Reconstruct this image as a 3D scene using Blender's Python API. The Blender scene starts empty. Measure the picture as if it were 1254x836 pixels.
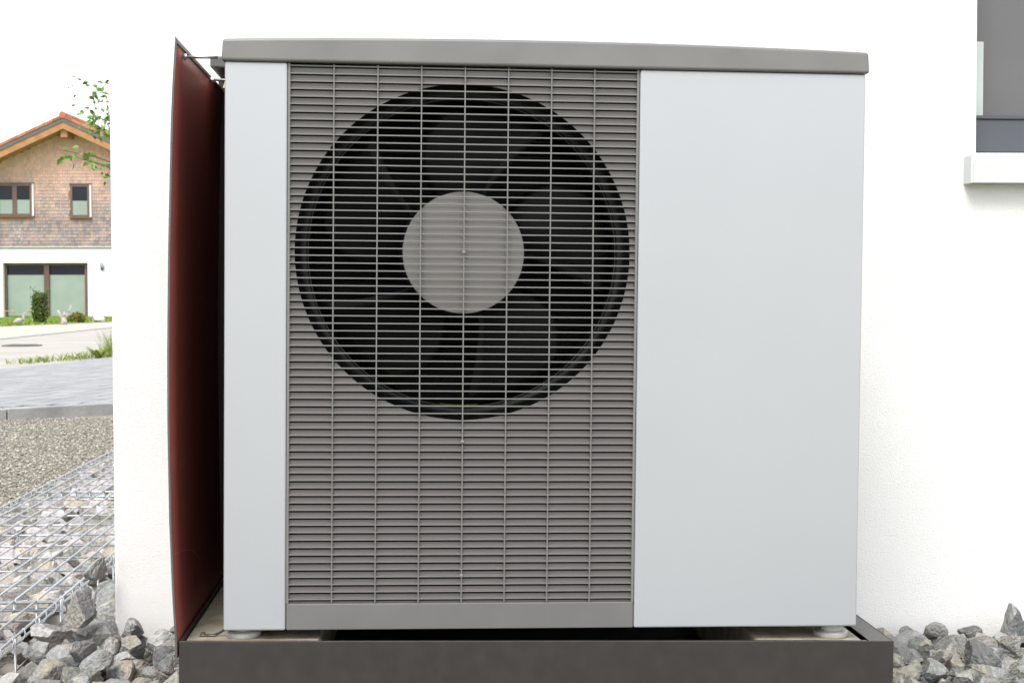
import bpy, bmesh, math, random
import numpy as np
from mathutils import Vector, Matrix, noise
random.seed(7)
rad = math.radians
scene = bpy.context.scene
COL = scene.collection

# ---------------------------------------------------------------- camera
F, CX, CY, CAMZ = 1700.0, 627.0, 418.0, 0.82          # focal length in photo pixels (1254 x 836)
YAW, PITCH, ROLL = 0.06921, -0.03311, -0.00156
fw = Vector((math.sin(YAW)*math.cos(PITCH), math.cos(YAW)*math.cos(PITCH), math.sin(PITCH)))
r0 = Vector((math.cos(YAW), -math.sin(YAW), 0)); u0 = r0.cross(fw)
rt = r0*math.cos(ROLL) + u0*math.sin(ROLL); up = u0*math.cos(ROLL) - r0*math.sin(ROLL)
cam = bpy.data.cameras.new('camera'); camo = bpy.data.objects.new('camera', cam); COL.objects.link(camo)
m = Matrix((rt, up, -fw)).transposed().to_4x4(); m.translation = (0, 0, CAMZ); camo.matrix_world = m
cam.sensor_width = 36; cam.lens = F*36/1254; cam.clip_start = 0.05; cam.clip_end = 3000
scene.camera = camo
cam.dof.use_dof = True; cam.dof.focus_distance = 2.45; cam.dof.aperture_fstop = 22

# ---------------------------------------------------------------- sky, sun, exposure (bright overcast day)
SUN_EL, SUN_AZ = rad(54), rad(203)                     # azimuth clockwise from +Y: behind and left of the camera
w = bpy.data.worlds.new('World'); scene.world = w; w.use_nodes = True
nt = w.node_tree; bg = nt.nodes['Background']
sky = nt.nodes.new('ShaderNodeTexSky'); sky.sky_type = 'NISHITA'; sky.sun_disc = False
sky.sun_elevation = SUN_EL; sky.sun_rotation = SUN_AZ; sky.dust_density = 4; sky.air_density = 1.0
mx = nt.nodes.new('ShaderNodeMix'); mx.data_type = 'RGBA'; mx.inputs[0].default_value = 0.86
nt.links.new(sky.outputs[0], mx.inputs[6]); mx.inputs[7].default_value = (8.6, 8.75, 9.0, 1)   # even cloud cover
nt.links.new(mx.outputs[2], bg.inputs[0]); bg.inputs[1].default_value = 0.12
sl = bpy.data.lights.new('sun', 'SUN'); sl.energy = 1.5; sl.angle = rad(22); sl.color = (1, .97, .92)
so = bpy.data.objects.new('sun', sl); COL.objects.link(so)
sd = Vector((math.sin(SUN_AZ)*math.cos(SUN_EL), math.cos(SUN_AZ)*math.cos(SUN_EL), math.sin(SUN_EL)))
so.rotation_euler = sd.to_track_quat('Z', 'Y').to_euler()
vs = scene.view_settings; vs.view_transform = 'Standard'; vs.look = 'None'; vs.gamma = 1; vs.use_curve_mapping = False
vs.exposure = 0.94

# ---------------------------------------------------------------- pixel -> place
def ray(x, y): return fw + rt*((x-CX)/F) - up*((y-CY)/F)
def atY(x, y, Y): d = ray(x, y); return Vector((0, 0, CAMZ)) + d*(Y/d.y)
def atZ(x, y, Z): d = ray(x, y); return Vector((0, 0, CAMZ)) + d*((Z-CAMZ)/d.z)
def ground(Y): return 0.0
def atG(x, y, dz=0): return atZ(x, y, dz)

# ---------------------------------------------------------------- helpers
def obj(name, bm, mat, parent=None, smooth=False, loc=None):
    me = bpy.data.meshes.new(name); bm.to_mesh(me); bm.free()
    return mobj(name, me, mat, parent, smooth, loc)
def mobj(name, me, mat, parent=None, smooth=False, loc=None):
    if mat and not me.materials: me.materials.append(mat)
    if smooth: me.polygons.foreach_set('use_smooth', [True]*len(me.polygons))
    o = bpy.data.objects.new(name, me); COL.objects.link(o); o.parent = parent
    if loc is not None: o.location = loc
    return o
def tag(o, label=None, cat=None, group=None, kind=None):
    if label: o['label'] = label
    if cat: o['category'] = cat
    if group: o['group'] = group
    if kind: o['kind'] = kind
    return o
def thing(name, label, cat, loc=(0, 0, 0), group=None, rot=None):
    o = bpy.data.objects.new(name, None); COL.objects.link(o); o.location = loc; o.empty_display_size = .05
    if rot: o.rotation_euler = rot
    return tag(o, label, cat, group)
def box(bm, a, b, bev=0, seg=2):
    a, b = Vector(a), Vector(b); t = bmesh.new()
    bmesh.ops.create_cube(t, size=1)
    bmesh.ops.scale(t, vec=b-a, verts=t.verts); bmesh.ops.translate(t, vec=(a+b)/2, verts=t.verts)
    if bev: bmesh.ops.bevel(t, geom=t.edges[:], offset=bev, segments=seg, affect='EDGES', profile=.5)
    merge(bm, t)
def merge(bm, t, mtx=None):
    if mtx is not None: bmesh.ops.transform(t, matrix=mtx, verts=t.verts)
    me = bpy.data.meshes.new('t'); t.to_mesh(me); t.free(); bm.from_mesh(me); bpy.data.meshes.remove(me)
def boxo(name, a, b, mat, parent=None, bev=0, seg=2):
    bm = bmesh.new(); box(bm, a, b, bev, seg); return obj(name, bm, mat, parent)
def tube(bm, pts, r, n=8, cap=True):
    pts = [Vector(p) for p in pts]; rs = r if isinstance(r, (list, tuple)) else [r]*len(pts); rings = []
    for i, p in enumerate(pts):
        d = (pts[min(i+1, len(pts)-1)] - pts[max(i-1, 0)]).normalized()
        a = d.cross(Vector((0, 0, 1)) if abs(d.z) < .9 else Vector((1, 0, 0))).normalized(); b = d.cross(a)
        rings.append([bm.verts.new(p + (a*math.cos(k*2*math.pi/n) + b*math.sin(k*2*math.pi/n))*rs[i]) for k in range(n)])
    for q, s in zip(rings, rings[1:]):
        for k in range(n): bm.faces.new((q[k], q[(k+1) % n], s[(k+1) % n], s[k]))
    if cap: bm.faces.new(rings[0][::-1]); bm.faces.new(rings[-1])
def lathe(bm, prof, axis='Z', n=48, c=(0, 0, 0), closed=False):
    """prof: (radius, height) pairs round an axis through c"""
    c = Vector(c); rings = []
    for r, h in prof:
        ring = []
        for k in range(n):
            a = 2*math.pi*k/n
            v = Vector((r*math.cos(a), r*math.sin(a), h)) if axis == 'Z' else Vector((r*math.cos(a), h, r*math.sin(a)))
            ring.append(bm.verts.new(c+v))
        rings.append(ring)
    if closed: rings.append(rings[0])
    for q, s in zip(rings, rings[1:]):
        for k in range(n): bm.faces.new((q[k], q[(k+1) % n], s[(k+1) % n], s[k]))
    if not closed:
        for ring in (rings[0], rings[-1]): bm.faces.new(ring)
    bmesh.ops.recalc_face_normals(bm, faces=bm.faces[:])
def prism(bm, pts, d):
    """extrude a polygon by vector d"""
    a = [bm.verts.new(p) for p in pts]; b = [bm.verts.new(Vector(p)+Vector(d)) for p in pts]; n = len(a)
    bm.faces.new(a[::-1]); bm.faces.new(b)
    for k in range(n): bm.faces.new((a[k], a[(k+1) % n], b[(k+1) % n], b[k]))
    bmesh.ops.recalc_face_normals(bm, faces=bm.faces[:])

def mat(name, c, rough=.6, metal=0, c2=None, scale=8, detail=6, bump=0, bscale=120, bdist=.002, spec=.5, lo=.35, hi=.65, coat=0, rvar=0):
    m = bpy.data.materials.new(name); m.use_nodes = True; t = m.node_tree; p = t.nodes['Principled BSDF']
    p.inputs['Base Color'].default_value = (*c, 1); p.inputs['Roughness'].default_value = rough
    p.inputs['Metallic'].default_value = metal; p.inputs['Specular IOR Level'].default_value = spec
    p.inputs['Coat Weight'].default_value = coat; p.inputs['Coat Roughness'].default_value = .15
    tc = t.nodes.new('ShaderNodeTexCoord')
    if c2:
        n = t.nodes.new('ShaderNodeTexNoise'); n.inputs['Scale'].default_value = scale; n.inputs['Detail'].default_value = detail
        t.links.new(tc.outputs['Object'], n.inputs['Vector'])
        rp = t.nodes.new('ShaderNodeValToRGB'); rp.color_ramp.elements[0].position = lo; rp.color_ramp.elements[1].position = hi
        rp.color_ramp.elements[0].color = (*c, 1); rp.color_ramp.elements[1].color = (*c2, 1)
        t.links.new(n.outputs['Fac'], rp.inputs[0]); t.links.new(rp.outputs[0], p.inputs['Base Color'])
        if rvar:
            mr = t.nodes.new('ShaderNodeMapRange'); mr.inputs[3].default_value = rough-rvar; mr.inputs[4].default_value = rough+rvar
            t.links.new(n.outputs['Fac'], mr.inputs[0]); t.links.new(mr.outputs[0], p.inputs['Roughness'])
    if bump:
        n = t.nodes.new('ShaderNodeTexNoise'); n.inputs['Scale'].default_value = bscale; n.inputs['Detail'].default_value = 5
        t.links.new(tc.outputs['Object'], n.inputs['Vector'])
        b = t.nodes.new('ShaderNodeBump'); b.inputs['Strength'].default_value = bump; b.inputs['Distance'].default_value = bdist
        t.links.new(n.outputs['Fac'], b.inputs['Height']); t.links.new(b.outputs[0], p.inputs['Normal'])
    return m
def randmat(name, cols, rough=.75, bump=.4, bscale=40, nscale=14, dist=.01, mixamt=.35, spec=.3):
    """colour drawn per object / per loose piece from a list, mottled by noise"""
    m = mat(name, cols[0], rough, spec=spec, bump=bump, bscale=bscale, bdist=dist); t = m.node_tree; p = t.nodes['Principled BSDF']
    oi = t.nodes.new('ShaderNodeObjectInfo'); ge = t.nodes.new('ShaderNodeNewGeometry')
    ad = t.nodes.new('ShaderNodeMath'); ad.operation = 'ADD'; fr = t.nodes.new('ShaderNodeMath'); fr.operation = 'FRACT'
    t.links.new(oi.outputs['Random'], ad.inputs[0]); t.links.new(ge.outputs['Random Per Island'], ad.inputs[1]); t.links.new(ad.outputs[0], fr.inputs[0])
    rp = t.nodes.new('ShaderNodeValToRGB'); rp.color_ramp.interpolation = 'CONSTANT'; e = rp.color_ramp.elements
    e[0].color = (*cols[0], 1); e[1].position = 1/len(cols); e[1].color = (*cols[1], 1)
    for i, c in enumerate(cols[2:], 2): k = e.new(i/len(cols)); k.color = (*c, 1)
    t.links.new(fr.outputs[0], rp.inputs[0])
    tc = t.nodes.new('ShaderNodeTexCoord'); n = t.nodes.new('ShaderNodeTexNoise'); n.inputs['Scale'].default_value = nscale; n.inputs['Detail'].default_value = 8; n.inputs['Roughness'].default_value = .65
    n.noise_dimensions = '4D'; t.links.new(oi.outputs['Random'], n.inputs['W']); t.links.new(tc.outputs['Object'], n.inputs['Vector'])
    mr = t.nodes.new('ShaderNodeMapRange'); mr.inputs[1].default_value = .3; mr.inputs[2].default_value = .7; mr.inputs[3].default_value = 1-mixamt; mr.inputs[4].default_value = 1+mixamt
    t.links.new(n.outputs['Fac'], mr.inputs[0])
    vm = t.nodes.new('ShaderNodeVectorMath'); vm.operation = 'SCALE'; t.links.new(rp.outputs[0], vm.inputs[0]); t.links.new(mr.outputs[0], vm.inputs['Scale'])
    t.links.new(vm.outputs[0], p.inputs['Base Color'])
    return m

# ---------------------------------------------------------------- materials
M = {}
M['plaster'] = mat('plaster', (.80, .80, .79), .9, bump=.6, bscale=230, bdist=.004, c2=(.83, .83, .82), scale=3, spec=.2)
M['white_panel'] = mat('white_panel', (.415, .432, .455), .38, metal=.3, c2=(.435, .452, .475), scale=2, bump=.04, bscale=900, bdist=.0005)
M['grey_lid'] = mat('grey_lid', (.165, .16, .157), .42, metal=.3, c2=(.19, .185, .18), scale=9, bump=.05, bscale=500, bdist=.0006, rvar=.06)
M['grey_plastic'] = mat('grey_plastic', (.150, .137, .134), .5, c2=(.162, .148, .145), scale=3)
M['slat'] = mat('slat', (.155, .154, .146), .48, c2=(.175, .174, .164), scale=20)
M['band'] = mat('band', (.135, .132, .13), .5, c2=(.148, .145, .142), scale=12, bump=.05, bscale=600, bdist=.0005)
M['rear_metal'] = mat('rear_metal', (.10, .095, .09), .5, metal=.3, c2=(.12, .115, .11), scale=10)
M['black'] = mat('black', (.005, .005, .005), .6, spec=.2, c2=(.008, .008, .008), scale=10)
M['blade'] = mat('blade', (.004, .004, .004), .45, spec=.12, c2=(.006, .006, .006), scale=14, rvar=.06)
M['shroud'] = mat('shroud', (.006, .006, .006), .4, spec=.3, c2=(.02, .02, .018), scale=60, lo=.5, hi=.8)
M['fins'] = mat('fins', (.004, .004, .0045), .5, spec=.2, c2=(.007, .007, .008), scale=30)
M['plinth_metal'] = mat('plinth_metal', (.055, .05, .047), .3, metal=.4, c2=(.068, .063, .059), scale=30, lo=.4, hi=.85, bump=.06, bscale=300, bdist=.0008, rvar=.05)
M['red'] = mat('red', (.215, .05, .038), .5, c2=(.175, .041, .031), scale=4, rvar=.06, spec=.3, bump=.05, bscale=60, bdist=.001)
M['dark_trim'] = mat('dark_trim', (.09, .085, .082), .45, metal=.4, c2=(.12, .11, .105), scale=30)
M['steel'] = mat('steel', (.45, .47, .5), .35, metal=.9, c2=(.35, .36, .38), scale=60)
M['foot'] = mat('foot', (.42, .42, .41), .45, metal=.3, c2=(.52, .52, .5), scale=30)
M['concrete'] = mat('concrete', (.36, .33, .26), .9, c2=(.22, .18, .10), scale=22, bump=.5, bscale=120, bdist=.004, lo=.42, hi=.75)
M['foam'] = mat('foam', (.85, .78, .6), .8, c2=(.5, .44, .3), scale=30, bump=.3, bscale=100)
M['rubber'] = mat('rubber', (.02, .02, .02), .6, c2=(.03, .03, .03), scale=40)
M['brass'] = mat('brass', (.3, .25, .19), .4, metal=.7, c2=(.12, .09, .06), scale=80)
M['leafy_sticker'] = mat('leafy_sticker', (.24, .25, .05), .5, c2=(.16, .18, .03), scale=30)
M['galv'] = mat('galv', (.42, .45, .48), .42, metal=.7, c2=(.52, .55, .57), scale=60)
M['rock'] = randmat('rock', [(0.236, 0.242, 0.233), (0.187, 0.191, 0.188), (0.294, 0.301, 0.292), (0.306, 0.289, 0.253), (0.149, 0.152, 0.151), (0.258, 0.258, 0.245), (0.205, 0.203, 0.187), (0.299, 0.308, 0.305), (0.396, 0.392, 0.375), (0.355, 0.324, 0.264), (0.298, 0.282, 0.24), (0.392, 0.39, 0.375)], bump=.45, bscale=5, nscale=3.5, dist=.05)
M['gabion_rock'] = randmat('gabion_rock', [(0.409, 0.391, 0.391), (0.338, 0.316, 0.303), (0.517, 0.489, 0.489), (0.445, 0.418, 0.409), (0.374, 0.338, 0.303), (0.321, 0.321, 0.303), (0.267, 0.258, 0.232), (0.499, 0.471, 0.463), (0.463, 0.409, 0.321), (0.552, 0.525, 0.525)], bump=.45, bscale=5, nscale=3.5, dist=.05, mixamt=.25)
M['pebble'] = randmat('pebble', [(0.314, 0.292, 0.247), (0.246, 0.233, 0.199), (0.399, 0.375, 0.325), (0.187, 0.176, 0.151), (0.336, 0.309, 0.256), (0.497, 0.47, 0.423), (0.28, 0.258, 0.223), (0.22, 0.2, 0.171)], bump=.2, nscale=30, mixamt=.2)
M['gravel'] = mat('gravel', (.19, .175, .15), .95, c2=(.33, .31, .27), scale=90, detail=8, bump=.8, bscale=110, bdist=.02, lo=.4, hi=.6, spec=.2)
M['soil'] = mat('soil', (.09, .08, .065), .95, c2=(.13, .12, .1), scale=30, bump=.7, bscale=60, bdist=.02)
M['ground'] = mat('ground', (.16, .2, .07), .95, c2=(.25, .22, .15), scale=.35, bump=.5, bscale=10, bdist=.05)
M['asphalt'] = mat('asphalt', (.30, .28, .255), .9, c2=(.36, .34, .31), scale=.9, bump=.3, bscale=80, bdist=.01)
M['pavement'] = mat('pavement', (.36, .33, .28), .9, c2=(.41, .38, .33), scale=1.4, bump=.3, bscale=60, bdist=.01)
M['kerb'] = mat('kerb', (.36, .36, .355), .9, c2=(.24, .24, .245), scale=5, bump=.4, bscale=60, bdist=.01)
M['paver'] = randmat('paver', [(0.244, 0.249, 0.257), (0.261, 0.266, 0.273), (0.252, 0.256, 0.264), (0.269, 0.274, 0.28), (0.237, 0.242, 0.25)], bump=.2, nscale=3, mixamt=.12)
M['manhole'] = mat('manhole', (.13, .125, .12), .7, metal=.3, c2=(.17, .16, .15), scale=20)
M['grass'] = randmat('grass', [(0.15, 0.224, 0.033), (0.2, 0.275, 0.044), (0.25, 0.306, 0.066), (0.163, 0.204, 0.039)], bump=0, nscale=5, mixamt=.3, rough=.6)
M['lawn'] = mat('lawn', (.13, .25, .03), .9, c2=(.2, .33, .05), scale=3, bump=.6, bscale=60, bdist=.03)
M['leaf'] = randmat('leaf', [(.12, .24, .035), (.16, .3, .05), (.2, .33, .07), (.1, .19, .03)], bump=0, nscale=8, mixamt=.2, rough=.5)
M['conifer'] = randmat('conifer', [(.05, .09, .02), (.075, .12, .025), (.1, .14, .03), (.13, .13, .04)], bump=0, nscale=6, mixamt=.25, rough=.6)
M['yellow_shrub'] = randmat('yellow_shrub', [(.16, .18, .03), (.22, .2, .03), (.12, .15, .03), (.26, .19, .04)], bump=0, nscale=6, mixamt=.25, rough=.6)
M['flower'] = mat('flower', (.6, .42, .03), .6, c2=(.7, .5, .05), scale=20)
M['bark'] = mat('bark', (.12, .09, .06), .9, c2=(.07, .055, .04), scale=25, bump=.6, bscale=40, bdist=.01)
M['render_white'] = mat('render_white', (.80, .80, .79), .9, bump=.4, bscale=20, bdist=.01, c2=(.77, .77, .76), scale=1)
M['tile'] = randmat('tile', [(0.368, 0.134, 0.077), (0.439, 0.173, 0.1), (0.316, 0.114, 0.069), (0.407, 0.189, 0.116)], bump=.2, nscale=3, mixamt=.2)
M['verge'] = mat('verge', (.11, .1, .1), .5, metal=.3, c2=(.14, .13, .125), scale=2)
M['larch'] = mat('larch', (.42, .215, .095), .7, c2=(.33, .16, .07), scale=3)
M['brown_frame'] = mat('brown_frame', (.12, .065, .055), .5, c2=(.15, .085, .07), scale=3)
M['dark_glass'] = mat('dark_glass', (.012, .014, .022), .12, c2=(.02, .023, .035), scale=.8, spec=.22)
M['frosted'] = mat('frosted', (.29, .34, .31), .35, c2=(.24, .30, .265), scale=1.2)
M['statue'] = mat('statue', (.46, .43, .38), .85, c2=(.34, .31, .27), scale=12, bump=.4, bscale=30)
M['bluegrey'] = mat('bluegrey', (.065, .07, .088), .45, c2=(.075, .08, .098), scale=3)
M['screen'] = mat('screen', (.122, .12, .127), .55, c2=(.132, .13, .137), scale=3, bump=.1, bscale=700)
M['white_alu'] = mat('white_alu', (.62, .64, .635), .4, c2=(.59, .61, .605), scale=6)
M['pale_strip'] = mat('pale_strip', (.5, .55, .53), .5, c2=(.45, .5, .48), scale=8)
for n_ in M['plaster'].node_tree.nodes:
    if n_.type == 'TEX_NOISE' and n_.inputs['Scale'].default_value > 100: n_.inputs['Roughness'].default_value = .72
# wooden shingles: fresh larch near the eaves, weathered grey lower down
def shingle_material():
    m = randmat('shingle', [(0.275, 0.235, 0.244), (0.319, 0.262, 0.261), (0.237, 0.209, 0.22), (0.363, 0.277, 0.261), (0.297, 0.245, 0.249), (0.396, 0.273, 0.238)], bump=.2, nscale=2, mixamt=.3)
    t = m.node_tree; p = t.nodes['Principled BSDF']; src = p.inputs['Base Color'].links[0].from_socket
    tc = t.nodes.new('ShaderNodeTexCoord'); sp = t.nodes.new('ShaderNodeSeparateXYZ'); t.links.new(tc.outputs['Object'], sp.inputs[0])
    n = t.nodes.new('ShaderNodeTexNoise'); n.inputs['Scale'].default_value = .9; n.inputs['Detail'].default_value = 6; t.links.new(tc.outputs['Object'], n.inputs['Vector'])
    ad = t.nodes.new('ShaderNodeMath'); ad.operation = 'MULTIPLY_ADD'; ad.inputs[1].default_value = 1.6; t.links.new(n.outputs['Fac'], ad.inputs[0]); t.links.new(sp.outputs['Z'], ad.inputs[2])
    mr = t.nodes.new('ShaderNodeMapRange'); mr.inputs[1].default_value = 4.6; mr.inputs[2].default_value = 6.6; t.links.new(ad.outputs[0], mr.inputs[0])
    mx = t.nodes.new('ShaderNodeMix'); mx.data_type = 'RGBA'; t.links.new(mr.outputs[0], mx.inputs[0]); t.links.new(src, mx.inputs[6]); hi_ = t.nodes.new('ShaderNodeVectorMath'); hi_.operation = 'MULTIPLY_ADD'; t.links.new(src, hi_.inputs[0]); hi_.inputs[1].default_value = (.9, .7, .6); hi_.inputs[2].default_value = (.33, .225, .18); t.links.new(hi_.outputs[0], mx.inputs[7])
    t.links.new(mx.outputs[2], p.inputs['Base Color']); return m
M['shingle'] = shingle_material()

# ---------------------------------------------------------------- ground
bm = bmesh.new()
ys = [-60, -5, 0, 3, 6, 10, 20, 35, 50, 62, 120, 400, 1500]; xs = [-1200, -200, -60, -20, -6, 0, 6, 20, 60, 200, 1200]
grid = [[bm.verts.new((x, y, ground(y)-.03)) for x in xs] for y in ys]
for a, b in zip(grid, grid[1:]):
    for i in range(len(xs)-1): bm.faces.new((a[i], a[i+1], b[i+1], b[i]))
tag(obj('ground', bm, M['ground']), kind='structure')
def sheet(name, pts, mt, dz, kind='structure'):
    bm = bmesh.new(); bm.faces.new([bm.verts.new((p[0], p[1], ground(p[1])+dz)) for p in pts])
    bmesh.ops.recalc_face_normals(bm, faces=bm.faces[:])
    for f in bm.faces:
        if f.normal.z < 0: f.normal_flip()
    return tag(obj(name, bm, mt), kind=kind)

WALL_Y = 3.12; XC = -0.6700                     # our house's front face and its left corner
# kerb line along the driveway, edge of the pavers, gutter and far edge of the pavement
K0, K1 = atG(0, 513), atG(140, 505); kd = (K1-K0).normalized(); kn = Vector((-kd.y, kd.x, 0))
P0, P1 = atG(0, 459), atG(140, 443); pd = (P1-P0).normalized(); pr = Vector((pd.y, -pd.x, 0))
def along(a, b, Y): t = (Y-a.y)/(b.y-a.y); return a.lerp(b, t)
g0, g1 = atG(0, 414), atG(140, 400); f0_, f1_ = atG(0, 400), atG(140, 394)
gravel_path = sheet('gravel_path', [(-9, .2), (XC, .2), (XC, 7.7), (4, 7.7), tuple((K0+kd*8)[:2]), tuple((K0-kd*8)[:2])], M['gravel'], -.012)
stone_bed = sheet('stone_bed', [(-.80, .8), (2.6, .8), (2.6, 4.3), (-.80, 4.3)], M['soil'], 0.0)
pa, pb_ = along(P0, P1, 4), along(P0, P1, 24)
sheet('street', [pa, pb_, pb_+Vector((1.5, 100, 0)), along(g0, g1, 124), along(g0, g1, 4)], M['asphalt'], 0)
sheet('pavement', [along(g0, g1, 4), along(g0, g1, 124), along(f0_, f1_, 62), along(f0_, f1_, 24)], M['pavement'], .004)
sheet('gutter', [along(g0, g1, 4), along(g0, g1, 124), along(g0, g1, 124)+Vector((.28, 0, 0)), along(g0, g1, 4)+Vector((.28, 0, 0))], M['kerb'], .008)
sheet('lawn', [along(f0_, f1_, 24), along(f0_, f1_, 64), Vector((-60, 64, 0)), Vector((-60, 24, 0))], M['lawn'], .012)
sheet('gravel_shoulder', [along(P0, P1, 8), along(P0, P1, 24), along(P0, P1, 24)-pr*.45, along(P0, P1, 8)-pr*.3], M['gravel'], .012)
kx_ = -3.8
drive = sheet('driveway', [K0+kd*kx_+kn*.08, K0+kd*8+kn*.08, K0+kd*8+kn*12, P0+pd*9], mat('joint_sand', (.21, .21, .205), .95, c2=(.22, .215, .2), scale=20), .055)
bm = bmesh.new(); L, Wd, gap = .24, .16, .006
for j in range(44):
    for i in range(-40, 34):
        c0 = P0+pd*(i*L+(L/2 if j % 2 else 0))+pr*(.02+j*Wd)
        if (c0+pd*L/2+pr*Wd/2-K0).dot(kn) < .17 or c0.y > 25: continue
        hh = .066+random.uniform(-.0012, .0012)
        c = [c0+pr*gap/2+pd*gap/2, c0+pr*(Wd-gap/2)+pd*gap/2, c0+pr*(Wd-gap/2)+pd*(L-gap/2), c0+pr*gap/2+pd*(L-gap/2)]
        top = [bm.verts.new((p.x, p.y, hh)) for p in c]; bot = [bm.verts.new((p.x, p.y, .05)) for p in c]
        bm.faces.new(top)
        for k in range(4): bm.faces.new((bot[k], bot[(k+1) % 4], top[(k+1) % 4], top[k]))
tag(obj('pavers', bm, M['paver'], drive), kind='stuff')
for i in range(-4, 8):
    bm = bmesh.new(); box(bm, (i+.004, 0, -.1), (i+.996, .10, .068), .008)
    k = obj('kerb_stone', bm, M['kerb'], drive)
    k.matrix_world = Matrix(((kd.x, kn.x, 0, K0.x+kd.x*.05), (kd.y, kn.y, 0, K0.y+kd.y*.05), (0, 0, 1, random.uniform(-.003, .003)), (0, 0, 0, 1)))

# ---------------------------------------------------------------- our house: white rendered wall with window
house = thing('house', 'white rendered house wall behind the heat pump, with a grey window', 'house', (XC, WALL_Y, 0))
def H(p): return Vector(p) - Vector((XC, WALL_Y, 0))
wx0 = atY(1197, 100, WALL_Y).x; wz0 = atY(1225, 189, WALL_Y).z; wx1, wz1, XR, ZT, DEP = wx0+1.15, wz0+1.25, 7.0, 5.2, 4.6
bm = bmesh.new()
gx = [XC, wx0, wx1, XR]; gz = [-.4, wz0, wz1, ZT]; V = {}
def hv(x, y, z): return bm.verts.new(H((x, y, z)))
for i in range(4):
    for j in range(4): V[i, j] = hv(gx[i], WALL_Y, gz[j])
for i in range(3):
    for j in range(3):
        if (i, j) != (1, 1): bm.faces.new((V[i, j], V[i+1, j], V[i+1, j+1], V[i, j+1]))
rv = {(i, j): hv(gx[i], WALL_Y+.17, gz[j]) for i in (1, 2) for j in (1, 2)}
ring = [(1, 1), (2, 1), (2, 2), (1, 2)]
for k in range(4): bm.faces.new((V[ring[k]], V[ring[(k+1) % 4]], rv[ring[(k+1) % 4]], rv[ring[k]]))
B = [hv(XC, WALL_Y+DEP, -.4), hv(XR, WALL_Y+DEP, -.4), hv(XR, WALL_Y+DEP, ZT), hv(XC, WALL_Y+DEP, ZT)]
bm.faces.new((V[0, 0], V[0, 1], V[0, 2], V[0, 3], B[3], B[0])); bm.faces.new((V[3, 3], V[3, 2], V[3, 1], V[3, 0], B[1], B[2]))
bm.faces.new((B[0], B[1], B[2], B[3])[::-1]); bm.faces.new((V[0, 3], V[1, 3], V[2, 3], V[3, 3], B[2], B[3]))
bmesh.ops.recalc_face_normals(bm, faces=bm.faces[:])
hw = obj('wall', bm, M['plaster'], house)
bv = hw.modifiers.new('edge', 'BEVEL'); bv.width = .006; bv.segments = 2; bv.limit_method = 'ANGLE'; bv.angle_limit = rad(60)
# window
FY = WALL_Y+.085
zb0 = atY(1225, 187, FY).z; zb1 = atY(1225, 146, FY).z
win = boxo('window', H((wx0-.02, FY+.045, wz0-.02)), H((wx1+.02, FY+.08, wz1+.02)), M['screen'], house)
boxo('frame', H((wx0+.002, FY, zb0)), H((wx1-.002, FY+.043, zb1)), M['bluegrey'], win, .003)
boxo('frame', H((wx0+.002, FY, wz1-.07)), H((wx1-.002, FY+.043, wz1-.002)), M['bluegrey'], win, .003)
boxo('frame', H((wx1-.07, FY+.002, zb1+.001)), H((wx1-.002, FY+.043, wz1-.071)), M['bluegrey'], win, .003)
boxo('blind_rail', H((wx0+.001, FY+.012, zb1+.001)), H((atY(1207, 100, FY).x, FY+.044, atY(1200, 50, FY).z)), M['pale_strip'], win, .002)  # pale upright strip along the left of the pane
boxo('glazing_bead', H((wx0+.002, FY-.004, zb1+.0005)), H((wx1-.002, FY+.02, zb1+.008)), M['bluegrey'], win)
# sill
SY = WALL_Y-.04
sx0 = atY(1188.5, 205, SY).x; sz0, sz1 = atY(1225, 224, SY).z, atY(1225, 200, SY).z; sz2 = atY(1225, 192, WALL_Y-.004).z
bm = bmesh.new(); box(bm, H((sx0+.006, SY, sz0)), H((wx1+.03, SY+.004, sz1)), .001)
prism(bm, [H((sx0+.006, SY+.0045, sz1-.004)), H((sx0+.006, FY-.006, sz1+.012)), H((sx0+.006, FY-.006, sz1+.009)), H((sx0+.006, SY+.0045, sz1-.007))], (wx1+.024-sx0, 0, 0))
sill = obj('window_sill', bm, M['white_alu'], house)
boxo('end_cap', H((sx0, SY-.003, sz0-.001)), H((sx0+.005, WALL_Y+.001, sz2)), M['white_alu'], sill, .001)
boxo('end_cap', H((wx1+.031, SY-.003, sz0-.001)), H((wx1+.036, WALL_Y+.001, sz2)), M['white_alu'], sill, .001)
boxo('upstand', H((wx0+.004, FY-.005, sz1+.013)), H((wx1-.004, FY+.03, zb0-.001)), M['white_alu'], sill)

# ---------------------------------------------------------------- plinth
PX0, PX1, PZ, PT = -.40237, .82297, CAMZ-.57831, -.01793; PY0, PY1 = 2.3428, 3.05
plinth = thing('plinth', 'dark grey sheet metal plinth with concrete beams under the heat pump', 'plinth', (PX0, PY0, 0), rot=(0, -PT, 0))
def Pq(p): return Vector(p) - Vector((PX0, PY0, 0))
T = .002
bm = bmesh.new(); box(bm, Pq((PX0, PY0, -.05)), Pq((PX1, PY0+T, PZ)), .0008, 1); box(bm, Pq((PX0+.001, PY0+T+.0002, PZ-.004)), Pq((PX1-.045, PY0+.014, PZ-.0018)))
front = obj('front_panel', bm, M['plinth_metal'], plinth)
bm = bmesh.new(); box(bm, Pq((PX1-T, PY0+T+.0003, -.05)), Pq((PX1, PY1, PZ-.0005)), .0006, 1); box(bm, Pq((PX1-.042, PY0+T+.0003, PZ-.0025)), Pq((PX1-T-.0002, PY1, PZ-.0008)), .0005, 1)
obj('side_panel', bm, M['plinth_metal'], plinth)
boxo('side_panel', Pq((PX0, PY0+T+.0003, -.05)), Pq((PX0+T, PY1, PZ-.001)), M['plinth_metal'], plinth)
bl = atY(391, 778, 2.42).x; br = atY(916, 778, 2.42).x
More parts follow.
